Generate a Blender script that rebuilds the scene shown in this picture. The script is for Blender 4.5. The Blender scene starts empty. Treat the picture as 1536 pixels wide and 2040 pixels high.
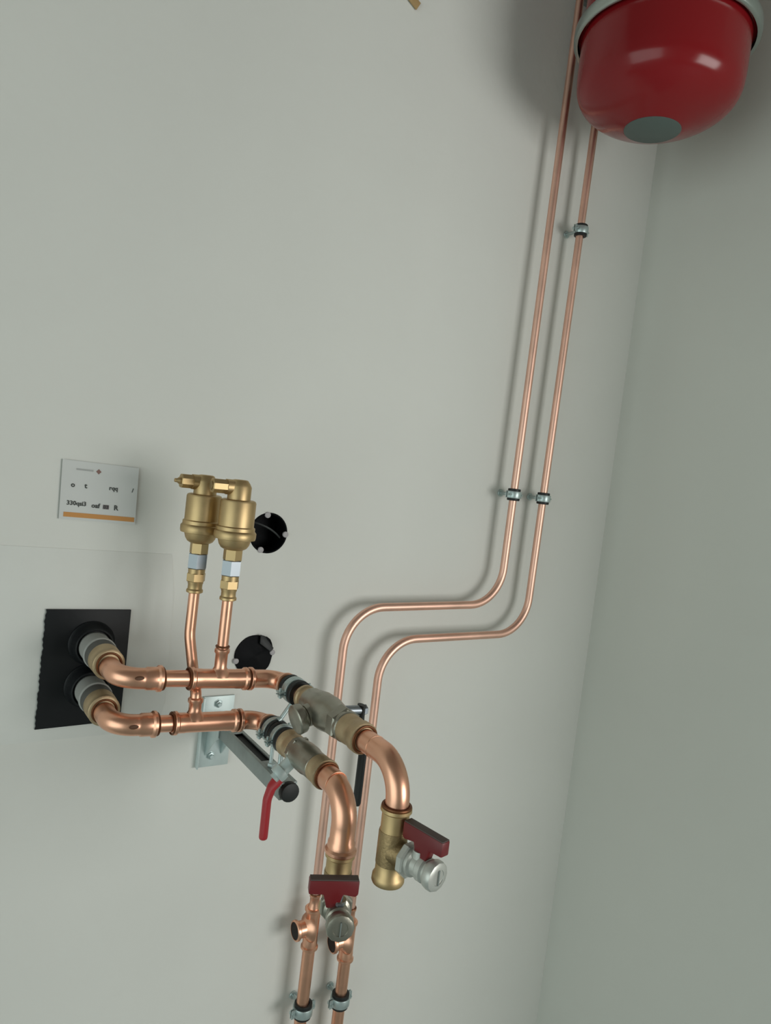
import bpy, bmesh, math, random
from mathutils import Vector as V, Matrix as Mx
PI = math.pi
random.seed(7)
SC = bpy.context.scene
COL = SC.collection

# ------------------------------------------------------------------ camera
cam = bpy.data.objects.new('camera', bpy.data.cameras.new('camera'))
COL.objects.link(cam)
right = V((0.82932273, -0.54574386, 0.11994771))
up = V((-0.06956021, 0.11215995, 0.9912525))
fwd = V((0.5544233, 0.83041182, -0.05505474))
m3 = Mx((right, up, -fwd)).transposed()
cam.matrix_world = Mx.Translation((0, -1.1, 1.5)) @ m3.to_4x4()
cam.data.sensor_fit = 'VERTICAL'; cam.data.sensor_height = 24.0
cam.data.lens = 24.0 * 1450 / 2040
cam.data.clip_start = 0.02
SC.camera = cam
# ------------------------------------------------------------------ world, light, exposure
w = bpy.data.worlds.new('world'); SC.world = w; w.use_nodes = True
w.node_tree.nodes['Background'].inputs[0].default_value = (0.72, 0.86, 1.0, 1)
w.node_tree.nodes['Background'].inputs[1].default_value = 1.0
SC.view_settings.view_transform = 'Standard'; SC.view_settings.look = 'None'
SC.view_settings.gamma = 1.0; SC.view_settings.use_curve_mapping = False
SC.view_settings.exposure = -0.04
WX0, WX1, WZ0, WZ1, RY = 0.90, 2.60, 0.70, 1.95, -2.9      # the window in the rear wall
def area(name, loc, rot, sx, sy, power, col):
    l = bpy.data.lights.new(name, 'AREA'); l.shape = 'RECTANGLE'; l.size = sx; l.size_y = sy
    l.energy = power; l.color = col
    o = bpy.data.objects.new(name, l); COL.objects.link(o); o.location = loc; o.rotation_euler = rot
    return o
area('window_daylight', ((WX0+WX1)/2, RY+0.05, (WZ0+WZ1)/2), (PI/2, 0, 0), WX1-WX0-.06, WZ1-WZ0-.06, 39, (1.0, 0.985, 0.93))
area('left_fill', (-2.17, -1.50, 1.15), (0, -PI/2, 0), 2.2, 2.7, 31, (0.88, 1.0, 0.98))  # added fill lamp before the closed left wall, brightens the right wall

# ------------------------------------------------------------------ materials
def mat(name, col, rough=.5, metal=0., noise=0., nscale=8., bump=0., bscale=60., rvar=0., spec=None, coat=0.):
    m = bpy.data.materials.new(name); m.use_nodes = True
    nt = m.node_tree; b = nt.nodes['Principled BSDF']
    b.inputs['Base Color'].default_value = (*col, 1); b.inputs['Roughness'].default_value = rough
    b.inputs['Metallic'].default_value = metal
    if spec is not None: b.inputs['Specular IOR Level'].default_value = spec
    if coat: b.inputs['Coat Weight'].default_value = coat; b.inputs['Coat Roughness'].default_value = .05
    tc = nt.nodes.new('ShaderNodeTexCoord')
    if noise or rvar:
        n = nt.nodes.new('ShaderNodeTexNoise'); n.inputs['Scale'].default_value = nscale; n.inputs['Detail'].default_value = 4
        nt.links.new(tc.outputs['Object'], n.inputs['Vector'])
    if noise:
        r = nt.nodes.new('ShaderNodeValToRGB')
        r.color_ramp.elements[0].position = .3; r.color_ramp.elements[1].position = .7
        r.color_ramp.elements[0].color = (*[c*(1-noise) for c in col], 1)
        r.color_ramp.elements[1].color = (*[min(1, c*(1+noise*.6)) for c in col], 1)
        nt.links.new(n.outputs['Fac'], r.inputs[0]); nt.links.new(r.outputs[0], b.inputs['Base Color'])
    if rvar:
        mr = nt.nodes.new('ShaderNodeMapRange'); mr.inputs['To Min'].default_value = max(.02, rough-rvar)
        mr.inputs['To Max'].default_value = rough+rvar
        nt.links.new(n.outputs['Fac'], mr.inputs[0]); nt.links.new(mr.outputs[0], b.inputs['Roughness'])
    if bump:
        n2 = nt.nodes.new('ShaderNodeTexNoise'); n2.inputs['Scale'].default_value = bscale; n2.inputs['Detail'].default_value = 6
        nt.links.new(tc.outputs['Object'], n2.inputs['Vector'])
        bp = nt.nodes.new('ShaderNodeBump'); bp.inputs['Strength'].default_value = bump; bp.inputs['Distance'].default_value = .002
        nt.links.new(n2.outputs['Fac'], bp.inputs['Height']); nt.links.new(bp.outputs[0], b.inputs['Normal'])
    return m
M = dict(
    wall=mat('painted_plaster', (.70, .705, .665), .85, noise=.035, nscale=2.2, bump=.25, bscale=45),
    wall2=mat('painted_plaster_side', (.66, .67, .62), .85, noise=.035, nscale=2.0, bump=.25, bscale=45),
    patch=mat('fresh_filler', (.705, .716, .68), .85, noise=.03, nscale=9, bump=.2, bscale=60),
    wall3=mat('darkened_wall', (.42, .42, .40), .9, noise=.08, nscale=3),  # unseen rear and far right walls, darkened to cut bounced light
    ceil=mat('ceiling_paint', (.24, .22, .20), .9),  # unseen ceiling kept dark so less light bounces to the wall top
    floor=mat('concrete_floor', (.34, .385, .38), .7, noise=.15, nscale=3, bump=.3),
    copper=mat('copper', (.86, .47, .32), .34, 1., noise=.10, nscale=26, rvar=.06),
    copper_sat=mat('copper_tube_satin', (.84, .53, .42), .44, 1., noise=.10, nscale=18, rvar=.06),
    copper_dark=mat('tarnished_copper', (.20, .085, .04), .45, .8),
    brass=mat('brass', (.56, .41, .215), .46, 1., noise=.12, nscale=30, rvar=.06),
    brass_dk=mat('rough_cast_brass', (.33, .24, .125), .48, .9, noise=.2, nscale=40, bump=.3, bscale=300),
    bronze=mat('pale_cast_brass', (.50, .38, .235), .5, .75, noise=.15, nscale=35, bump=.2, bscale=250),
    nickel=mat('dull_nickel', (.36, .345, .29), .36, .9, noise=.18, nscale=40, bump=.1, bscale=200),
    nickel_lt=mat('satin_nickel', (.58, .59, .55), .4, .6, noise=.08, nscale=30),
    zinc=mat('galvanised_zinc', (.50, .59, .585), .40, .75, noise=.14, nscale=50),
    zinc_lt=mat('galvanised_plate', (.60, .69, .68), .5, .45, noise=.08, nscale=40),
    zinc_dk=mat('galvanised_rail', (.33, .37, .36), .45, .7, noise=.12, nscale=40),
    silver=mat('chromed_nut', (.31, .34, .37), .40, 1.),
    rubber=mat('black_rubber', (.006, .008, .008), .55),
    epdm=mat('black_epdm', (.0065, .0075, .009), .5, noise=.2, nscale=14, bump=.15, bscale=80, spec=.3),
    blackp=mat('black_plastic', (.003, .0034, .0045), .6, spec=.12),
    hole=mat('bore_shade', (.012, .006, .004), .8),  # shade of the open tee branches, put into a dark colour
    scorch=mat('scorched_copper', (.10, .040, .015), .55, .2),
    red=mat('red_enamel', (.215, .008, .011), .19, 0., noise=.05, nscale=3, spec=.38),
    redp=mat('red_plastic', (.155, .010, .013), .42),
    redl=mat('red_vinyl_grip', (.42, .022, .030), .42),
    tdark=mat('dark_handle_top', (.085, .062, .055), .6),  # thin top plate in one even dark brownish grey
    tankcap=mat('grey_green_cap', (.085, .115, .105), .5),
    ring=mat('zinc_clamp_ring', (.40, .45, .42), .28, .85, noise=.1, nscale=12),
    greyp=mat('pale_grey_plastic', (.37, .37, .35), .5, noise=.05, nscale=30),
    greyd=mat('dark_grey_sleeve', (.085, .083, .075), .6),
    paper=mat('paper', (.62, .635, .62), .8),
    ink=mat('dark_ink', (.06, .065, .06), .8),
    inkgrey=mat('faded_ink', (.40, .41, .40), .8),
    inkred=mat('red_brown_ink', (.26, .15, .13), .8),
    inkmauve=mat('mauve_ink', (.17, .14, .15), .8),
    orange=mat('orange_ink', (.56, .27, .085), .8),
    tan=mat('tan_strip', (.40, .27, .12), .7, noise=.1, nscale=40),
    wire=mat('dark_grey_wire', (.045, .05, .05), .4),
    white=mat('white_frame', (.75, .76, .75), .4),
    lug=mat('pale_plastic_lug', (.40, .38, .39), .5),
)
gm = bpy.data.materials.new('window_glass'); gm.use_nodes = True
_n = gm.node_tree; _o = _n.nodes['Material Output']; _n.nodes.remove(_n.nodes['Principled BSDF'])
_t = _n.nodes.new('ShaderNodeBsdfTransparent'); _g = _n.nodes.new('ShaderNodeBsdfGlossy'); _x = _n.nodes.new('ShaderNodeMixShader')
_g.inputs['Roughness'].default_value = .02; _x.inputs[0].default_value = .06
_n.links.new(_t.outputs[0], _x.inputs[1]); _n.links.new(_g.outputs[0], _x.inputs[2]); _n.links.new(_x.outputs[0], _o.inputs[0])
M['glass'] = gm

# ------------------------------------------------------------------ helpers
def basis(ax, ref=None):
    ax = V(ax).normalized()
    r = V(ref) if ref is not None else (V((0, 0, 1)) if abs(ax.z) < .9 else V((1, 0, 0)))
    u = (r - ax*r.dot(ax)).normalized(); v = ax.cross(u)
    return ax, u, v
class MB:
    def __init__(s): s.v = []; s.f = []
    def ring(s, c, u, v, a, b, n, ph=0.):
        i = len(s.v)
        for k in range(n):
            t = 2*PI*k/n + ph
            s.v.append(V(c) + u*(a*math.cos(t)) + v*(b*math.sin(t)))
        return i
    def bridge(s, i, j, n):
        for k in range(n):
            s.f.append((i+k, i+(k+1) % n, j+(k+1) % n, j+k))
    def cap(s, i, n, flip=False):
        f = tuple(range(i, i+n)); s.f.append(f[::-1] if flip else f)
    def lathe(s, P, ax, prof, n=28, ph=0., ref=None, ca=True, cb=True):
        ax, u, v = basis(ax, ref); P = V(P); last = None
        for (t, r) in prof:
            i = s.ring(P+ax*t, u, v, max(r, 1e-5), max(r, 1e-5), n, ph)
            if last is None:
                if ca: s.cap(i, n, True)
            else: s.bridge(last, i, n)
            last = i
        if cb: s.cap(last, n)
        return s
    def cyl(s, A, B, r, n=20, ph=0., ref=None, ch=0.):
        A, B = V(A), V(B); L = (B-A).length
        pr = [(0, r), (L, r)] if not ch else [(0, r-ch), (ch, r), (L-ch, r), (L, r-ch)]
        return s.lathe(A, B-A, pr, n, ph, ref)
    def hexa(s, A, B, r, ref=None, ch=.0008): return s.cyl(A, B, r, 6, 0, ref, ch)
    def sweep(s, pts, rad, n=20, caps=True, b=None, ref=None):
        pts = [V(p) for p in pts]; N = len(pts)
        if not hasattr(rad, '__len__'): rad = [rad]*N
        tg = [(pts[min(i+1, N-1)]-pts[max(i-1, 0)]).normalized() for i in range(N)]
        _, u, v = basis(tg[0], ref); last = None
        for i in range(N):
            t = tg[i]
            if ref is not None: _, u, v = basis(t, ref)
            else: u = (u - t*u.dot(t)).normalized(); v = t.cross(u)
            k = s.ring(pts[i], u, v, rad[i], (min(b, rad[i]) if b else rad[i]), n)
            if last is None:
                if caps: s.cap(k, n, True)
            else: s.bridge(last, k, n)
            last = k
        if caps: s.cap(last, n)
        return s
    def torus(s, P, ax, R, r, n=28, k=8):
        ax, u, v = basis(ax); base = len(s.v)
        for a in range(n):
            t = 2*PI*a/n; d = u*math.cos(t)+v*math.sin(t)
            for c in range(k):
                q = 2*PI*c/k; s.v.append(V(P)+d*(R+r*math.cos(q))+ax*(r*math.sin(q)))
        for a in range(n):
            for c in range(k):
                s.f.append((base+a*k+c, base+((a+1) % n)*k+c, base+((a+1) % n)*k+(c+1) % k, base+a*k+(c+1) % k))
        return s
    def box(s, c, sz, R=None):
        i = len(s.v); c = V(c)
        for x in (-.5, .5):
            for y in (-.5, .5):
                for z in (-.5, .5):
                    p = V((x*sz[0], y*sz[1], z*sz[2])); s.v.append(c+(R @ p if R else p))
        for f in ((0, 1, 3, 2), (4, 6, 7, 5), (0, 4, 5, 1), (2, 3, 7, 6), (0, 2, 6, 4), (1, 5, 7, 3)):
            s.f.append(tuple(i+k for k in f))
        return s
    def extr(s, poly, O, ux, uy, un, th):       # polygon extruded +-th/2 along un
        O, ux, uy, un = V(O), V(ux), V(uy), V(un); n = len(poly); i = len(s.v)
        for sg in (-.5, .5):
            for (a, b) in poly: s.v.append(O+ux*a+uy*b+un*(sg*th))
        s.f.append(tuple(range(i, i+n))[::-1]); s.f.append(tuple(range(i+n, i+2*n)))
        for k in range(n): s.f.append((i+k, i+(k+1) % n, i+n+(k+1) % n, i+n+k))
        return s
MATS = {}
def empty(name, label, cat, loc=(0, 0, 0), rz=0., group=None, R=None):
    o = bpy.data.objects.new(name, None); COL.objects.link(o); o.empty_display_size = .02
    mw = Mx.Translation(loc) @ (R.to_4x4() if R else Mx.Rotation(rz, 4, 'Z'))
    o.matrix_world = mw; MATS[o.name] = mw
    o['label'] = label; o['category'] = cat
    if group: o['group'] = group
    return o
def obj(name, mb, m, parent=None, local=False, smooth=38, bevel=0., label=None, cat=None, group=None, kind=None):
    me = bpy.data.meshes.new(name)
    vs = [V(p) for p in mb.v]
    mw = Mx.Identity(4)
    if parent is not None:
        mw = MATS[parent.name]
        if not local:
            inv = mw.inverted(); vs = [inv @ p for p in vs]
    me.from_pydata([tuple(p) for p in vs], [], mb.f)
    bm = bmesh.new(); bm.from_mesh(me)
    bmesh.ops.recalc_face_normals(bm, faces=bm.faces)
    if bevel:
        ed = [e for e in bm.edges if len(e.link_faces) == 2 and e.calc_face_angle(0) > .6]
        bmesh.ops.bevel(bm, geom=ed, offset=bevel, segments=2, profile=.5, affect='EDGES')
    bm.to_mesh(me); bm.free()
    for p in me.polygons: p.use_smooth = True
    me.set_sharp_from_angle(angle=math.radians(smooth))
    me.materials.append(M[m])
    o = bpy.data.objects.new(name, me); COL.objects.link(o)
    if parent is not None: o.parent = parent
    MATS[o.name] = mw
    if label: o['label'] = label
    if cat: o['category'] = cat
    if group: o['group'] = group
    if kind: o['kind'] = kind
    return o
def fillet(pts, R, seg=12):
    pts = [V(p) for p in pts]; out = [pts[0]]
    for i in range(1, len(pts)-1):
        a = (pts[i-1]-pts[i]); b = (pts[i+1]-pts[i]); r = R[i-1] if hasattr(R, '__len__') else R
        a.normalize(); b.normalize(); ang = a.angle(b)
        d = r/math.tan(ang/2); c = pts[i]+(a+b).normalized()*(r/math.sin(ang/2))
        p0 = pts[i]+a*d; p1 = pts[i]+b*d
        e0 = (p0-c).normalized(); tot = PI-ang; e1 = (p1-c)
        e1 = (e1-e0*e1.dot(e0)).normalized()
        for k in range(seg+1):
            t = tot*k/seg; out.append(c+e0*(r*math.cos(t))+e1*(r*math.sin(t)))
    out.append(pts[-1]); return out
def elbow(A, C, B, R, r, sA=.016, sB=.016, seg=14):
    """press elbow from A round the corner C to B with a beaded socket at each end"""
    A, C, B = V(A), V(C), V(B); core = fillet([A, C, B], R, seg)
    da = (C-A).normalized(); db = (C-B).normalized(); pts = []; rad = []
    def prof(P, d, s_):
        return [(P, r*1.10), (P+d*.0015, r*1.26), (P+d*.005, r*1.26), (P+d*.0075, r*1.10), (P+d*s_, r*1.09), (P+d*(s_+.002), r)]
    if sA:
        for p, q in prof(A, da, sA): pts.append(p); rad.append(q)
    else: pts.append(A); rad.append(r)
    for p in core[1:-1]:
        if (p-A).dot(da) > (sA+.0025 if sA else 0) or (p-C).length < (A-C).length*.8: pts.append(p); rad.append(r)
    if sB:
        for p, q in prof(B, db, sB)[::-1]: pts.append(p); rad.append(q)
    else: pts.append(B); rad.append(r)
    return MB().sweep(pts, rad, 26)
def tee(A, B, bc, bd, bl, r, rb, hollow=False):
    """press tee: run from A to B, branch centred at bc going along bd for bl"""
    A, B, bc, bd = V(A), V(B), V(bc), V(bd).normalized(); L = (B-A).length
    m = MB(); e = r*1.2
    m.lathe(A, B-A, [(0, r*1.08), (.0015, e), (.005, e), (.007, r*1.03), (.016, r*1.03), (.018, r), (L-.018, r),
                     (L-.016, r*1.03), (L-.007, r*1.03), (L-.005, e), (L-.0015, e), (L, r*1.08)], 28)
    eb = rb*1.22
    pr = [(r*.35, rb*1.75), (r*.75, rb*1.55), (r*1.0, rb*1.22), (r*1.25, rb), (bl-.008, rb), (bl-.0055, eb), (bl-.0015, eb), (bl, rb*1.05)]
    if hollow: pr += [(bl-.0002, rb*1.02), (r*1.1, rb*.84)]
    m.lathe(bc, bd, pr, 26)
    return m

# ------------------------------------------------------------------ room shell
XR = 1.335; ZC = 2.9
HOLES = [(.5088, 1.3761, .034), (.5064, 1.1707, .034)]
def wall_with_holes():
    m = MB(); h = .045
    xs = [-2.2, HOLES[1][0]-h, HOLES[1][0]+h, XR]
    (x0, z0, r0), (x1, z1, r1) = HOLES
    cx = xs[1]; dx = xs[2]
    def quad(a, b, c, d): i = len(m.v); m.v += [V((a, 0, c)), V((b, 0, c)), V((b, 0, d)), V((a, 0, d))]; m.f.append((i, i+1, i+2, i+3))
    quad(-2.2, cx, 0, ZC); quad(dx, XR, 0, ZC)
    zb = [0, z1-h, z1+h, z0-h, z0+h, ZC]
    quad(cx, dx, zb[0], zb[1]); quad(cx, dx, zb[2], zb[3]); quad(cx, dx, zb[4], zb[5])
    for (hx, hz, r), (za, zc) in (((x1, z1, r1), (zb[1], zb[2])), ((x0, z0, r0), (zb[3], zb[4]))):
        n = 48; i = len(m.v)
        for k in range(n):
            t = 2*PI*k/n; c, s_ = math.cos(t), math.sin(t)
            m.v.append(V((hx+r*c, 0, hz+r*s_)))
        for k in range(n):
            t = 2*PI*k/n; c, s_ = math.cos(t), math.sin(t); q = max(abs(c), abs(s_))
            m.v.append(V((min(max(hx+h*c/q, cx), dx), 0, min(max(hz+h*s_/q, za), zc))))
        for k in range(n): m.v.append(V((hx+r*math.cos(2*PI*k/n), .05, hz+r*math.sin(2*PI*k/n))))
        for k in range(n):
            k2 = (k+1) % n
            m.f.append((i+k, i+k2, i+n+k2, i+n+k)); m.f.append((i+k, i+2*n+k, i+2*n+k2, i+k2))
    return m
obj('wall_back', wall_with_holes(), 'wall', kind='structure', smooth=20)
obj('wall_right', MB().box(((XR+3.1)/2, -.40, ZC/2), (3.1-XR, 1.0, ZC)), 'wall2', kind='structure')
obj('wall_far_right', MB().box((3.15, -1.75, ZC/2), (.1, 2.6, ZC)), 'wall3', kind='structure')
obj('wall_left', MB().box((-2.25, -1.5, ZC/2), (.1, 3.0, ZC)), 'wall', kind='structure')
rw = MB()
rw.box(((-2.2+WX0)/2, RY-.1, ZC/2), (WX0+2.2, .2, ZC)); rw.box(((WX1+3.1)/2, RY-.1, ZC/2), (3.1-WX1, .2, ZC))
rw.box(((WX0+WX1)/2, RY-.1, WZ0/2), (WX1-WX0, .2, WZ0)); rw.box(((WX0+WX1)/2, RY-.1, (WZ1+ZC)/2), (WX1-WX0, .2, ZC-WZ1))
obj('wall_rear', rw, 'wall3', kind='structure')
obj('floor', MB().box((.45, -1.5, -.05), (5.4, 3.3, .1)), 'floor', kind='structure')
obj('ceiling', MB().box((.45, -1.5, ZC+.05), (5.4, 3.3, .1)), 'ceil', kind='structure')
wf = MB(); wcx = (WX0+WX1)/2; wcz = (WZ0+WZ1)/2
for x in (WX0+.025, wcx, WX1-.025): wf.box((x, RY-.06, wcz), (.05, .06, WZ1-WZ0))
for z in (WZ0+.025, WZ1-.025): wf.box((wcx, RY-.06, z), (WX1-WX0, .055, .05))
wo = obj('window_1', wf, 'white', kind='structure', bevel=.003)
for s_ in (-1, 1):
    obj('pane', MB().box((wcx+s_*(WX1-WX0)/4, RY-.06, wcz), ((WX1-WX0)/2-.06, .006, WZ1-WZ0-.1)), 'glass', wo)

# filled patch round the pipe entry
pt = MB(); a = [(.02, 1.0565), (.352, 1.0585), (.3655, 1.10), (.3615, 1.272), (.352, 1.335), (.03, 1.340), (.015, 1.2)]
pt.extr(a, (0, -.0002, 0), (1, 0, 0), (0, 0, 1), (0, 1, 0), .0009)
obj('trim_1', pt, 'patch', kind='structure', bevel=.0004)

# ------------------------------------------------------------------ black seal plate on the wall
sp = empty('seal_plate', 'black rubber sealing sheet on the wall around the two pipe entries', 'seal', (.24, 0, 1.163))
poly = []
zz = [1.0765+i*(1.2505-1.0765)/40 for i in range(41)]
for i, z in enumerate(zz): poly.append((.1815+.0006*((i % 2)*2-1)*(.4+random.random())+.0005*math.sin(i), z))
poly += [(.2986, 1.2492), (.2992, 1.165), (.2986, 1.0795), (.24, 1.0778)]
obj('sheet', MB().extr(poly, (0, -.0028, 0), (1, 0, 0), (0, 0, 1), (0, 1, 0), .0032), 'epdm', sp, bevel=.0005)
for z in (1.2005, 1.137):
    obj('collar', MB().lathe((.2465, -.004, z), (0, -1, 0), [(0, .0325), (.003, .0325), (.0045, .031), (.010, .0295), (.017, .0275), (.024, .0265), (.025, .0245), (.019, .0225)], 36), 'epdm', sp)

# ------------------------------------------------------------------ plastic pipe stubs with brass couplings
for z, lb in ((1.2005, 'upper'), (1.137, 'lower')):
    t = empty('pipe_stub', '%s grey plastic pipe stub with brass coupling leaving the black sheet' % lb, 'pipe', (.2465, 0, z), group='plastic pipe stubs')
    P = V((.2465, -.006, z)); d = V((0, -1, 0))
    obj('plastic_pipe', MB().lathe(P, d, [(0, .0215), (.050, .0215), (.053, .0228), (.057, .0228), (.059, .0210)], 32), 'greyp', t, label='pale grey plastic pipe')
    obj('sleeve', MB().lathe(P+d*.059, d, [(0, .0205), (.001, .0214), (.020, .0214), (.0215, .0205)], 32), 'greyd', t, label='dark grey ring')
    obj('coupling', MB().lathe(P+d*.0800, d, [(0, .0200), (.001, .0213), (.018, .0210), (.022, .0200), (.025, .0208), (.029, .0208), (.0305, .0186)], 32), 'bronze', t, label='brass coupling')
    obj('seal_ring', MB().torus(P+d*.1108, d, .0158, .0016), 'copper_dark', t, label='brown ring seam')

# ------------------------------------------------------------------ copper pipe runs in front of the wall
def runs(label, xl, z0, X, z1, ztail, yend, tx0, tx1, bx, bdir, blen, name='copper_pipe'):
    t = empty(name, label, 'pipe', (xl, -.17, z0), group='horizontal copper pipe runs')
    def zz(x): return z0+(z1-z0)*(x-xl)/(X-xl)
    A = V((xl, -.1185, z0)); C = V((xl, -.17, z0)); B = V((xl+.055, -.17, zz(xl+.055)))
    obj('elbow', elbow(A, C, B, .030, .0138, 0, .020), 'copper', t)
    ma = math.radians(18 if z0 > 1.17 else 10); mk = MB()
    for q in range(2):
        for k in range(12):
            g = 2*PI*k/12; az = ma+math.sin(g)*(.20 if q == 0 else .14); rr_ = .0138+(.0003 if q == 0 else .0006)
            mk.v.append(V((xl+.0225+math.cos(g)*(.0062 if q == 0 else .005), -.17-rr_*math.cos(az), zz(xl+.0225)+rr_*math.sin(az))))
    mk.bridge(0, 12, 12); mk.cap(12, 12)
    obj('scorch_mark', mk, 'scorch', t, label='dark brown scorch mark')
    obj('pipe', MB().cyl((xl+.045, -.17, zz(xl+.045)), (tx0+.01, -.17, zz(tx0+.01)), .0112, 26), 'copper', t)
    obj('tee', tee((tx0, -.17, zz(tx0)), (tx1, -.17, zz(tx1)), (bx, -.17, zz(bx)), bdir, blen, .0132, .0085), 'copper', t)
    obj('pipe', MB().cyl((tx1-.01, -.17, zz(tx1-.01)), (tx1+.012, -.17, zz(tx1+.012)), .0112, 26), 'copper', t)
    obj('elbow', elbow((tx1+.0015, -.17, zz(tx1)), (X, -.17, zz(X)), (X, -.2015, ztail), .024, .0128, .006, .012), 'copper', t)
    obj('pipe', MB().cyl((X, -.192, ztail), (X, yend, ztail), .0112, 26), 'copper', t)
    for x in (xl+.0562, tx0-.0006, tx1+.0004):
        obj('seal_ring', MB().torus((x, -.17, zz(x)), (1, 0, 0), .0143, .0013), 'copper_dark', t, label='dark ring seam')
    obj('seal_ring', MB().torus((X, -.2022, ztail), (0, 1, 0), .0135, .0013), 'copper_dark', t, label='dark ring seam')
    return t
runs('upper horizontal copper pipe run bending toward the viewer behind the grey valve', .2465, 1.1985, .47, 1.185, 1.186, -.262, .3385, .4222, .381, (0, 0, 1), .043)
runs('lower horizontal copper pipe run bending toward the viewer beneath the upper one', .2455, 1.1365, .45, 1.127, 1.128, -.272, .3222, .4128, .3515, (0, .05, 1), .034)

# ------------------------------------------------------------------ risers and air vents
t = empty('riser_pipe', 'thin copper riser from the upper run to the right-hand air vent', 'pipe', (.381, -.17, 1.23))
obj('pipe', MB().cyl((.381, -.17, 1.2335), (.381, -.17, 1.312), .0075, 22), 'copper', t)
obj('seal_ring', MB().torus((.381, -.17, 1.2358), (0, 0, 1), .0086, .0013), 'copper_dark', t, label='dark ring seam')
t = empty('riser_pipe', 'thin bent copper riser passing behind the upper run to the left-hand vent', 'pipe', (.3515, -.168, 1.16))
obj('pipe', MB().sweep(fillet([(.3515, -.1685, 1.158), (.352, -.166, 1.170), (.3545, -.134, 1.200), (.3500, -.122, 1.240), (.351, -.12, 1.318)], [.012, .03, .06], 8), .0075, 22), 'copper', t)
def vent(X, Y, dz, label, tip=True):
    t = empty('air_vent', label, 'air vent', (X, Y, 1.300+dz), group='brass automatic air vents')
    Z = V((0, 0, 1)); O = V((0, 0, 0))
    obj('compression_fitting', MB().lathe(O, Z, [(0, .0098), (.001, .0115), (.004, .0115), (.006, .0100), (.012, .0100), (.014, .0108), (.020, .0112), (.034, .0118)], 26).hexa((0, 0, .016), (0, 0, .028), .0132), 'brass', t, True, smooth=30)
    obj('nut', MB().cyl((0, 0, .034), (0, 0, .056), .0140, 6, .12, (1, 0, 0), .0012), 'silver', t, True, smooth=25, label='chromed hex nut')
    obj('neck', MB().cyl((0, 0, .055), (0, 0, .076), .0130, 6, .42, (1, 0, 0), .001), 'brass', t, True, smooth=25)
    obj('body', MB().lathe(O, Z, [(.070, .0130), (.0725, .0175), (.077, .0205), (.084, .0225), (.085, .0277), (.088, .0285), (.094, .0285), (.096, .027), (.0965, .0262), (.101, .0262), (.1025, .0242), (.135, .0242), (.1375, .0232), (.1385, .0210)], 40), 'brass', t, True)
    zc = .1545; xo = -.036 if tip else -.040
    c = MB().lathe((0, 0, .136), Z, [(0, .0158), (.020, .0158), (.0245, .0135), (.0290, .0100), (.0295, .0080)], 26)
    c.cyl((.003, 0, zc), (-.020, 0, zc), .0104, 22).cyl((-.012, 0, zc), (xo, 0, zc), .0100, 8, .39, None, .0012)
    obj('cap', c, 'brass', t, True, smooth=30)
    if tip: obj('valve_tip', MB().lathe((xo+.0005, 0, zc), (-1, 0, 0), [(0, .0048), (.003, .0046), (.005, .0030), (.0085, .0026), (.009, .0015)], 16), 'brass', t, True)
    else: obj('plug', MB().lathe((xo+.0005, 0, zc), (-1, 0, 0), [(0, .0060), (.0015, .0058), (.002, .0040)], 16), 'brass_dk', t, True)
    return t
vent(.351, -.12, 0, 'left brass air vent, rear one, with its pointed outlet clear to the left')
vent(.381, -.17, 0, 'right brass air vent, front one, nearer the round black box', False)

# ------------------------------------------------------------------ pipe clamps on rods above the rail
def clamp(P, ax, rp, hr, hb, ear, nm, label, group, ro=.005, bo=.0068):
    """rubber lined clamp: P centre, ax pipe axis, ear = direction of the two screw ears"""
    P = V(P); ax = V(ax).normalized(); ear = V(ear).normalized(); n = ax.cross(ear)
    t = empty(nm, label, 'pipe clamp', P, group=group)
    if nm == 'pipe_clamp': ro = .0066
    obj('rubber_lining', MB().lathe(P-ax*hr/2, ax, [(0, rp*.99), (0, rp+ro-.001), (.001, rp+ro), (hr*.22, rp+ro), (hr*.26, rp+ro-.0015), (hr*.74, rp+ro-.0015), (hr*.78, rp+ro), (hr-.001, rp+ro), (hr, rp+ro-.001), (hr, rp*.99)], 28, ca=False, cb=False), 'rubber', t)
    band = MB().lathe(P-ax*hb/2, ax, [(0, rp+ro-.0016), (0, rp+bo), (.0008, rp+bo+.0004), (hb-.0008, rp+bo+.0004), (hb, rp+bo), (hb, rp+ro-.0016)], 28, ca=False, cb=False)
    R = Mx((ear, n, ax)).transposed()
    for s_ in (-1, 1):
        for q in (-1, 1): band.box(P+ear*(s_*(rp+bo+.0035))+n*(q*.0019), (.0085, .0015, hb), R)
    obj('band', band, 'zinc', t, smooth=40)
    for s_ in (-1, 1):
        E = P+ear*(s_*(rp+bo+.0042))
        obj('screw', MB().cyl(E-n*.0065, E+n*.0075, .0017, 10).cyl(E+n*.0026, E+n*.0058, .0036, 12, ch=.0005), 'zinc', t)
    return t
CG = 'rubber-lined clamps on the front pipes'
c1 = clamp((.47, -.2265, 1.186), (0, 1, 0), .0112, .034, .013, (1, 0, .1), 'pipe_clamp', 'rubber-lined clamp on the upper front pipe beside the grey valve', CG)
obj('rod', MB().cyl((.468, -.2245, 1.1675), (.454, -.2245, 1.147), .0030, 12), 'zinc', c1)
c2 = clamp((.45, -.2175, 1.128), (0, 1, 0), .0112, .022, .009, (1, 0, .1), 'pipe_clamp', 'rear clamp of the two on the lower front pipe, next to the elbow', CG)
c3 = clamp((.45, -.2450, 1.128), (0, 1, 0), .0112, .030, .009, (1, 0, .1), 'pipe_clamp', 'front clamp of the two on the lower front pipe, next to the brass coupling', CG)
obj('rod', MB().cyl((.45, -.2175, 1.1105), (.45, -.2175, 1.0755), .0026, 12).cyl((.45, -.2175, 1.113), (.45, -.2175, 1.108), .005, 6), 'zinc', c2)
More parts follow.
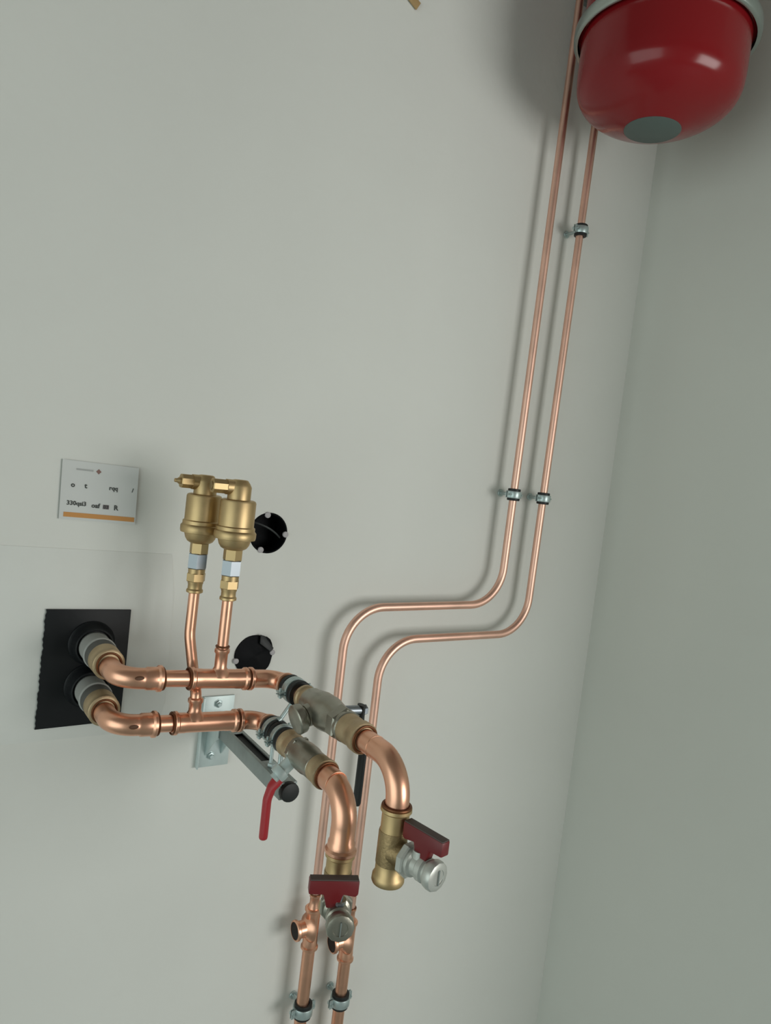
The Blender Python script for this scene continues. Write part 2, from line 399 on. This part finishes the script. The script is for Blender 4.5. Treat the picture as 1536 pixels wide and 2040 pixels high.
obj('rod', MB().cyl((.45, -.2450, 1.1105), (.45, -.2450, 1.0755), .0033, 12).cyl((.45, -.245, 1.113), (.45, -.245, 1.108), .005, 6), 'zinc', c3)
obj('rod', MB().cyl((.4535, -.2245, 1.147), (.45, -.2245, 1.1445), .0045, 12), 'zinc', c1)

# ------------------------------------------------------------------ bracket: wall plate, rail, end cap
t = empty('rail_bracket', 'galvanised cantilever rail with slotted top and wall plate carrying the pipe clamps', 'bracket', (.4525, 0, 1.045))
bp = MB().box((.4525, -.0025, 1.0475), (.0545, .004, .117)).box((.4262, -.006, 1.0475), (.0025, .010, .117))
obj('wall_plate', bp, 'zinc_lt', t, bevel=.0006)
RX, RZ, RW, RH, RE = .4525, 1.066, .0245, .0225, -.2720
g = MB()
for s_ in (-1, 1):
    x = RX+s_*(RW/2+.0013)
    g.extr([(-.004, RZ-.058), (-.004, RZ+.014), (-.052, RZ+.014), (-.052, RZ-.012), (-.040, RZ-.020)], (x, 0, 0), (0, 1, 0), (0, 0, 1), (1, 0, 0), .0022)
obj('gusset', g, 'zinc_lt', t, bevel=.0004)
rl = MB(); th = .0022
rl.box((RX-RW/2+th/2, RE/2-.002, RZ), (th, -RE-.004, RH)).box((RX+RW/2-th/2, RE/2-.002, RZ), (th, -RE-.004, RH))
rl.box((RX, RE/2-.002, RZ-RH/2+th/2), (RW-2*th, -RE-.004, th))
zt = RZ+RH/2-th/2
for s_ in (-1, 1): rl.box((RX+s_*(RW/2-.0030), RE/2-.002, zt), (.0042, -RE-.004, th))
prev = -.004
for a, b in ((-.060, -.070), (-.092, -.198), (-.2285, -.2365)):
    rl.box((RX, (prev+a)/2, zt), (RW-.0098, prev-a, th)); prev = b
rl.box((RX, (prev+RE)/2, zt), (RW-.0098, prev-RE, th))
obj('rail', rl, 'zinc_dk', t, bevel=.0003)
obj('rail_shade', MB().box((RX, RE/2, RZ-.001), (RW-2*th-.001, -RE-.01, RH-2*th-.0025)), 'rubber', t, label='black block standing in for the shade inside the rail')  # added black filler, makes the hollow rail look shaded through its slots
cp = MB().extr([(.0133*math.cos(a), .0130*math.sin(a)) for a in [2*PI*k/20 for k in range(20)]], (RX, RE-.002, RZ), (1, 0, 0), (0, 0, 1), (0, 1, 0), .011)
obj('end_cap', cp, 'rubber', t, bevel=.002, label='black rubber end cap')
for x, z in ((.452, 1.094), (.448, 1.008)):
    obj('screw', MB().lathe((x, -.004, z), (0, -1, 0), [(0, .0075), (.0012, .0075), (.0013, .0056), (.005, .0056), (.0055, .004), (.009, .0034)], 6), 'zinc', t, smooth=25)
for y in (-.2175, -.2450):
    obj('nut', MB().hexa((RX, y, zt+.001), (RX, y, zt+.0065), .0068), 'zinc', t, smooth=25)

# ------------------------------------------------------------------ shut-off valves
def coupling(P, d, L, r, rev=False):
    pr = [(0, r*.86), (.0015, r*.95), (L*.35, r*.95), (L*.42, r*.90), (L*.62, r*.90), (L*.70, r), (L-.002, r), (L, r*.86)]
    if rev: pr = [(L-a, b) for a, b in pr[::-1]]
    return MB().lathe(P, d, pr, 30)
d = V((0, -1, 0))
v = empty('shutoff_valve', 'upper dull grey metal ball valve with round side cap and black lever', 'valve', (.47, -.31, 1.1865))
P = V((.47, 0, 1.1865))
obj('coupling', coupling(P+d*.253, d, .022, .0165, True), 'bronze', v, label='small brass coupling')
b = MB().lathe(P+d*.272, d, [(0, .0165), (.002, .0185), (.014, .0188), (.018, .0205), (.030, .0225), (.050, .0228), (.064, .0205), (.070, .0192), (.098, .0192), (.100, .017)], 32)
b.hexa(P+d*.348, P+d*.366, .0222, (0, 0, 1), .002)
obj('body', b, 'nickel', v, smooth=32)
sd = V((-1, 0, -.30)).normalized(); Sc = P+d*.305
b = MB().lathe(Sc, sd, [(.010, .0150), (.024, .0140), (.0245, .0125), (.0275, .0125), (.028, .0175), (.030, .0188), (.038, .0192), (.0395, .0180), (.040, .0160)], 30)
obj('side_cap', b, 'nickel', v, label='round grey side cap')
obj('stem', MB().cyl(P+d*.312, P+d*.312+V((.058, 0, -.003)), .0062, 18).hexa(P+d*.312+V((.054, 0, -.003)), P+d*.312+V((.063, 0, -.003)), .0072, (0, 0, 1)), 'silver', v, smooth=30, label='bright stem nut')
lx = P+d*.312
pts = fillet([lx+V((.0555, 0, .004)), lx+V((.0555, 0, -.015)), lx+V((.0635, -.004, -.045)), lx+V((.0635, -.004, -.128))], [.03, .03], 5)
obj('lever', MB().sweep(pts+[pts[-1]+V((0, 0, -.004))], [.0075]*len(pts)+[.005], 16, b=.0045, ref=(0, 1, 0)), 'rubber', v, label='black lever hanging down')
obj('coupling', coupling(P+d*.368, d, .042, .0190), 'bronze', v, label='brass coupling')
obj('seal_ring', MB().torus(P+d*.4105, d, .0158, .0017), 'copper_dark', v, label='brown ring seam')

v = empty('shutoff_valve', 'lower dull grey metal ball valve between brass couplings, with red hanging lever', 'valve', (.45, -.31, 1.128))
P = V((.45, 0, 1.128))
obj('coupling', coupling(P+d*.2595, d, .029, .0182, True), 'bronze', v, label='brass coupling')
b = MB().lathe(P+d*.286, d, [(0, .0160), (.002, .0176), (.012, .0180), (.020, .0190), (.036, .0190), (.044, .0176), (.058, .0176), (.060, .016)], 32)
b.hexa(P+d*.288, P+d*.298, .0198, (1, 0, 0), .002)
obj('body', b, 'nickel', v, smooth=32)
sd = V((-.75, 0, -.66)).normalized(); Sc = P+d*.2965
obj('stem', MB().cyl(Sc+sd*.010, Sc+sd*.034, .0085, 20).lathe(Sc+sd*.030, sd, [(0, .0110), (.006, .0115), (.010, .0105), (.0105, .006)], 24).cyl(Sc+sd*.039, Sc+sd*.045, .0062, 16), 'zinc_lt', v, smooth=30, label='pale stem nut')
H = V((.4305, -.279, 1.086))
lp = [H+V((.006, 0, .010)), H, H+V((-.006, .001, -.008)), H+V((-.010, .002, -.024)), H+V((-.0100, .001, -.068)), H+V((-.0100, .001, -.072))]
pts = fillet(lp, [.01, .01, .03, .001], 6)
rr = []
for q in pts:
    dz = H.z+.01-q.z
    rr.append(.0118-.0046*min(1, dz/.024))
pe = pts[-1]; re_ = rr[-1]
for k in range(1, 6):
    g_ = PI/2*k/5.3; pts.append(pe+V((0, 0, -.006*math.sin(g_)))); rr.append(re_*math.cos(g_))
obj('lever', MB().sweep(pts, rr, 18, b=.0054, ref=(0, 1, 0)), 'redl', v, label='red vinyl-covered lever hanging down')
obj('coupling', coupling(P+d*.344, d, .024, .0186), 'bronze', v, label='brass coupling')
obj('seal_ring', MB().torus(P+d*.3685, d, .0158, .0017), 'copper_dark', v, label='brown ring seam')

# ------------------------------------------------------------------ large elbows, brass tees, drain cocks
def drop(X, y0, yc, z, zend, R, r, label, blabel, dlabel, rz, zb, tz, fold):
    t = empty('copper_elbow', label, 'pipe elbow', (X, yc, z), group='large copper elbows')
    m = elbow((X, y0, z), (X, yc, z), (X, yc, zend), R, r, .0, 0 if fold else .014)
    obj('elbow', m, 'copper', t)
    obj('pipe', MB().cyl((X, y0+.012, z), (X, y0-.006, z), .0118, 24), 'copper', t)
    obj('weld_mark', MB().torus((X, y0-.022, z), (0, 1, 0), r-.0002, .0007), 'copper', t)
    b = empty('brass_tee', blabel, 'pipe fitting', (X, yc, tz), group='brass tees')
    L = zend-tz
    m = MB().lathe((X, yc, zend+.001), (0, 0, -1), [(0, .0150), (.001, .0172), (.0045, .0174), (.0065, .0152), (L*.28, .0150), (L*.34, .0158), (L*.42, .0150), (L*.70, .0146), (L*.76, .0155), (L*.86, .0155), (L*.90, .0178), (L*.97, .0182), (L, .0170), (L+.0002, .0140), (L*.7, .0125)], 34)
    dr = V((math.sin(rz), -math.cos(rz), 0))
    obj('body', m, 'brass', b)
    m = MB().lathe((X, yc, zend+.001-L*.30), (0, 0, -1), [(0, .0140), (.001, .0158), (.003, .0162), (L*.44, .0160), (L*.46, .0140)], 30)
    m.lathe((X, yc, zb), dr, [(.006, .0155), (.014, .0138), (.018, .0130), (.024, .0130)], 24)
    obj('cast_middle', m, 'brass_dk', b, label='darker rough-cast middle')
    obj('seal_ring', MB().torus((X, yc, zend+.0014), (0, 0, 1), .0152, .0018), 'copper_dark', b, label='dark brown ring seam')
    v = empty('drain_valve', dlabel, 'valve', (X+dr.x*.022-(0 if fold else .003), yc+dr.y*.022, zb), rz, group='drain valves with red T handles')
    F = V((0, -1, 0)); O = V((0, 0, 0))
    m = MB().lathe(O, F, [(-.003, .0120), (.0, .0120)], 20).cyl((0, 0, 0), (0, -.009, 0), .0190, 8, PI/8, (0, 0, 1), .0015)
    m.lathe((0, -.009, 0), F, [(0, .0150), (.004, .0150), (.006, .0120), (.012, .0118), (.014, .0138), (.020, .0138), (.022, .0118), (.026, .0118)], 24)
    m.cyl((0, -.018, .006), (0, -.018, .017), .0080, 18)
    obj('body', m, 'nickel_lt' if rz > 0 else 'nickel', v, True, smooth=30)
    obj('end_cap', MB().lathe((0, -.034, 0), F, [(0, .0125), (.001, .0150), (.003, .0158), (.009, .0158), (.011, .0148), (.012, .0125), (.0122, .0085), (.0114, .0080)], 12, 0.), 'nickel_lt' if rz > 0 else 'nickel', v, True, smooth=30)
    obj('cap_slot', MB().box((0, -.0466, 0), (.0012, .0010, .016)), 'zinc_dk', v, True)
    u = V((0, 1, 0)) if fold else V((1, 0, 0)); n = V((1, 0, 0)) if fold else V((0, 1, 0))
    cy = -.019
    pl = [(-.0275, .0195), (.0275, .0195), (.0275, .004), (.0245, .001), (.011, .0035), (.0065, -.0115), (-.0065, -.0115), (-.011, .0035), (-.0275, .004)]
    O2 = V((0 if fold else -.008, cy-(.004 if fold else 0), (.0205 if fold else .0215)))
    obj('handle', MB().extr(pl, O2, u, V((0, 0, 1)), n, .0120), 'redp', v, True, bevel=.0015, label='dark red T handle')
    obj('handle_top', MB().extr([(-.0268, .0190), (.0268, .0190), (.0268, .0204), (-.0268, .0204)], O2, u, V((0, 0, 1)), n, .0108), 'tdark', v, True, bevel=.0004, label='dark brownish grey top face')
    obj('stem', MB().lathe((0, cy, .016), (0, 0, 1), [(0, .0042), (.010, .0042)], 14).hexa((0, cy-.0045, .013), (0, cy-.0045, .0165), .0055), 'silver', v, True)
drop(.47, -.4115, -.487, 1.1865, 1.141, .040, .0132,
     'upper copper elbow turning down after the grey valve with the black lever', 'right-hand brass tee with open bottom end hanging from the upper elbow',
     'drain valve with red T handle on the right, pale end cap clear of the pipes', .20, 1.0945, 1.056, True)
drop(.45, -.3695, -.418, 1.1275, 1.058, .036, .0148,
     'lower copper elbow turning down in front of the two wall pipes', 'left-hand brass tee behind a red T handle under the lower elbow',
     'drain valve facing the viewer, grey end cap beneath a crosswise red T handle', -.40, 1.0110, .988, False)

# ------------------------------------------------------------------ thin copper pipes on the wall
HY = -.040
def wallpipe(label, pts, R, zt, zbot, xo, ztop_open):
    t = empty('copper_pipe', label, 'pipe', (pts[-1][0], HY, zbot), group='tall copper pipes on the wall')
    P3 = [(x, HY, z) for x, z in pts]
    obj('tube', MB().sweep(fillet(P3, R, 14), .0075, 20), 'copper_sat', t)
    X = pts[-1][0]
    obj('reducer', MB().lathe((X, HY, zt+.012), (0, 0, -1), [(0, .0088), (.001, .0098), (.004, .0098), (.006, .0085), (.016, .0085), (.026, .0118), (.032, .0122)], 24), 'copper', t)
    obj('seal_ring', MB().torus((X, HY, zt+.0125), (0, 0, 1), .0088, .0012), 'copper_dark', t, label='dark ring seam')
    zb = zt-.048
    obj('tee', tee((X, HY, zt-.012), (X, HY, zt-.088), (X, HY, zb), (-1, 0, 0), .034, .0128, .0142, True), 'copper', t, label='open-ended branch tee')
    obj('bore_shade_plug', MB().lathe((X-.0331, HY, zb), (1, 0, 0), [(0, .0141), (.004, .0125)], 22), 'hole', t, label='dark plug standing in for the shade in the open bore')  # dark plug just inside the mouth, paints the shade of the bore
    obj('pipe', MB().cyl((X, HY, zt-.080), (X, HY, zbot), .0110, 24), 'copper', t)
    return t
wallpipe('left tall copper pipe rising along the wall past the tank, with open tee below', [(1.0115, 2.88), (1.004, 1.2655), (.654, 1.2585), (.6575, .715)], .075, .7335, .30, 0, 0)
wallpipe('right tall copper pipe nearer the corner running up behind the tank', [(1.0995, 2.88), (1.0845, 1.2050), (.7345, 1.1990), (.7375, .670)], .075, .6890, .30, 0, 0)

def clip(X, Z, rp, label, ps=0., ear=(1, .15, 0)):
    t = clamp((X, HY, Z), (0, 0, 1), rp, .0235 if rp < .01 else .027, .0135 if rp < .01 else .0155, ear, 'pipe_clip', label, 'small rubber-lined wall clips')
    obj('stud', MB().cyl((X-ps, HY+rp+.004, Z), (X-ps*2, 0.0, Z), .0034, 14).cyl((X-ps*2, -.0035, Z), (X-ps*2, 0, Z), .0075, 18, ch=.0008).hexa((X-ps, HY+rp+.0055, Z), (X-ps, HY+rp+.0105, Z), .0055), 'zinc', t, smooth=30)
clip(1.0055, 1.4852, .0075, 'left pipe clip of the pair at mid height on the two tall pipes')
clip(1.0875, 1.4842, .0075, 'right pipe clip of the pair at mid height, nearer the corner')
clip(1.0935, 2.0250, .0075, 'uppermost pipe clip on the right-hand pipe below the red tank')
clip(.6595, .5310, .0110, 'bottom left pipe clip on the left pipe at the lower picture edge')
clip(.7375, .5250, .0110, 'bottom right pipe clip on the right pipe below its open tee')

# ------------------------------------------------------------------ red expansion tank
TX, TY, TZ, K = 1.0416, -.2264, 2.1451, .96
t = empty('expansion_tank', 'red enamelled expansion tank with zinc clamp ring in the upper right corner', 'tank', (TX, TY, TZ))
KP = [(0, .0495), (.008, .070), (.0175, .094), (.030, .116), (.045, .1325), (.062, .1412), (.080, .1440), (.10, .1447), (.15, .1450)]
pr = []
for i in range(len(KP)-1):
    p0, p1, p2, p3 = [KP[max(0, min(len(KP)-1, i+q))] for q in (-1, 0, 1, 2)]
    for k in range(5):
        t_ = k/5
        pr.append(tuple(.5*(2*p1[c]+(p2[c]-p0[c])*t_+(2*p0[c]-5*p1[c]+4*p2[c]-p3[c])*t_**2+(3*p1[c]-p0[c]-3*p2[c]+p3[c])*t_**3) for c in (0, 1)))
pr += [(.158, .1450), (.162, .1520), (.178, .1520), (.182, .1450), (.40, .1440)]
for k in range(1, 13):
    a = PI/2*k/12; pr.append((.40+.085*math.sin(a), .04+.104*math.cos(a)))
def kk(p): return [(z*K, q*K) for z, q in p]
obj('shell', MB().lathe((TX, TY, TZ), (0, 0, 1), kk(pr), 72), 'red', t, smooth=50)
obj('bottom_disc', MB().lathe((TX, TY, TZ-.0015), (0, 0, 1), kk([(0, .0480), (.0010, .0498), (.003, .0498)]), 48), 'tankcap', t, label='grey-green round disc under the tank')
ZR = TZ+.150*K
rg = MB().lathe((TX, TY, ZR), (0, 0, 1), kk([(0, .1520), (0, .1575), (.002, .1592), (.011, .1598), (.020, .1592), (.023, .157), (.023, .1515)]), 72, ca=False, cb=False)
obj('clamp_ring', rg, 'ring', t, smooth=50, label='zinc clamp ring')
obj('wall_bracket', MB().box((1.055, -.005, 2.50), (.05, .010, .07)).box((1.055, -.05, 2.50), (.035, .09, .03)), 'zinc_dk', t, bevel=.002)

# ------------------------------------------------------------------ round black flush boxes
for i, (hx, hz, r) in enumerate(HOLES):
    t = empty('wall_box', ('upper round black flush box with loose wire, beside the brass vents' if i == 0 else
              'lower round black flush box with torn cover above the copper run'), 'electrical box', (hx, .03, hz), group='round black flush boxes')
    obj('cup', MB().lathe((hx, .046, hz), (0, -1, 0), [(0, .0332), (.0445, .0332), (.0465, .0336), (.0472, .0322), (.0465, .0312), (.003, .0305)], 44), 'blackp', t)
    if i == 0:
        for a in (1.75, -.02, -1.95):
            obj('screw_lug', MB().lathe((hx+.0305*math.cos(a), .0008, hz+.0305*math.sin(a)), (0, -1, 0), [(0, .0050), (.003, .0050), (.0034, .0044)], 18), 'lug', t, label='pale screw lug')
        obj('wire', MB().sweep([V((hx-.028+.055*s_, .012-.008*math.sin(s_*PI), hz+.016-.006*s_-.018*s_*s_)) for s_ in [k/14 for k in range(15)]], .0016, 8), 'wire', t, label='loose dark wire')
    else:
        c = MB(); n = 30; rings = 6; base = 0
        c.v.append(V((hx-.002, -.006, hz)))
        for q in range(1, rings+1):
            for k in range(n):
                a = 2*PI*k/n; rr_ = .0338*q/rings
                fold = .006*math.exp(-((a-.85)/.42)**2)*(q/rings)**2
                if q == rings: rr_ += .55*fold+.0006*math.sin(7*a)
                y = -.006+.004*(q/rings)**2+.0015*math.sin(3*a+1)*(q/rings)-fold*.6
                c.v.append(V((hx+rr_*math.cos(a), min(y, -.0012), hz+rr_*math.sin(a))))
        for k in range(n): c.f.append((0, 1+k, 1+(k+1) % n))
        for q in range(rings-1): c.bridge(1+q*n, 1+(q+1)*n, n)
        k0 = len(c.v)
        obj('torn_cover', c, 'blackp', t, smooth=60, label='crumpled black cover')
        obj('flap', MB().extr([(-.004, -.004), (.016, -.018), (.021, -.012), (.004, .0085), (-.003, .0105)], (hx+.008, -.010, hz+.026), (1, 0, 0), (0, .2, .98), (0, 1, -.2), .0022), 'rubber', t, bevel=.0006, label='torn black flap')
        for a in (.13, PI+.25):
            obj('screw_lug', MB().lathe((hx+.0325*math.cos(a), -.0002, hz+.0325*math.sin(a)), (0, -1, 0), [(0, .0046), (.0042, .0046), (.0046, .004)], 18), 'lug', t, label='pale screw lug')

# ------------------------------------------------------------------ paper label with print
t = empty('paper_label', 'white paper label with dark marks and an orange stripe, taped to the wall', 'label', (.236, 0, 1.42))
SX0, SZ0, SW, SH = .1842, 1.3795, .1050, .0840
def sp_y(u, v): return -(.0012+.0018*(abs(u-.5)*2)**3)
pp = MB(); nu, nv = 16, 6
def spt(u, v, off=0.): return V((SX0+SW*u+.0022*(1-v), sp_y(u, v)-off, SZ0+SH*v-.0022*u))
for side in (0, .0003):
    for j in range(nv+1):
        for i in range(nu+1): pp.v.append(spt(i/nu, j/nv, side))
N1 = (nu+1)*(nv+1)
for sd_ in (0, 1):
    for j in range(nv):
        for i in range(nu):
            q = sd_*N1+j*(nu+1)+i; f = (q, q+1, q+nu+2, q+nu+1); pp.f.append(f if sd_ else f[::-1])
obj('sheet', pp, 'paper', t, smooth=60)
def strip(name, u0, u1, v0, v1, m, label=None, skew=0., n=8, mb=None):
    b = mb or MB(); i0 = len(b.v)
    for k in range(n+1):
        u = u0+(u1-u0)*k/n
        b.v.append(spt(u+skew, v1, .0007)); b.v.append(spt(u, v0, .0007))
    for k in range(n): b.f.append((i0+2*k, i0+2*k+1, i0+2*k+3, i0+2*k+2))
    if mb is None: return obj(name, b, m, t, label=label)
strip('orange_stripe', .055, .985, .045, .125, 'orange', 'orange stripe near the lower edge')
strip('faint_print', .18, .40, .845, .875, 'inkgrey', 'faint header line')
dm = MB()
dm.v += [spt(.47, .90, .0007), spt(.435, .855, .0007), spt(.47, .81, .0007), spt(.505, .855, .0007)]; dm.f.append((0, 1, 2, 3))
obj('diamond_mark', dm, 'inkred', t, label='small red-brown diamond')
strip('mauve_mark', .555, .635, .225, .30, 'inkmauve', 'mauve block of print')
def text(body, u, v, size, m='ink'):
    cu = bpy.data.curves.new('print', 'FONT'); cu.body = body; cu.size = size; cu.offset = size*.03
    cu.extrude = 0; cu.resolution_u = 2
    o = bpy.data.objects.new('tmp', cu); COL.objects.link(o)
    dg = bpy.context.evaluated_depsgraph_get(); me = bpy.data.meshes.new_from_object(o.evaluated_get(dg))
    b = MB()
    for p in me.vertices:
        uu = u+p.co.x/SW; vv = v+p.co.y/SH; b.v.append(spt(uu, vv, .0009))
    b.f = [tuple(p.vertices) for p in me.polygons]
    bpy.data.objects.remove(o); bpy.data.curves.remove(cu); bpy.data.meshes.remove(me)
    obj('print', b, m, t)
text('330qsi3', .085, .25, .0086)
text('oaf', .405, .235, .0092)
text('03', .562, .235, .0072, 'ink')
text('R', .700, .225, .0100)
text('o', .125, .555, .0100)
text('t', .30, .555, .0100)
text('rqq', .620, .565, .0088)
text('/', .925, .565, .0080)

# ------------------------------------------------------------------ tan strip at the top edge
R = Mx.Rotation(math.radians(27), 3, 'Y')
c0 = V((.6720, -.0035, 2.2870)); ax = R @ V((-1, 0, 0))
tm = MB().box(c0+ax*.11+(R @ V((0, 0, .006))), (.22, .003, .015), R)
obj('tan_strip', tm, 'tan', bevel=.0006, label='short tan strip end poking in at the top picture edge', cat='strip')
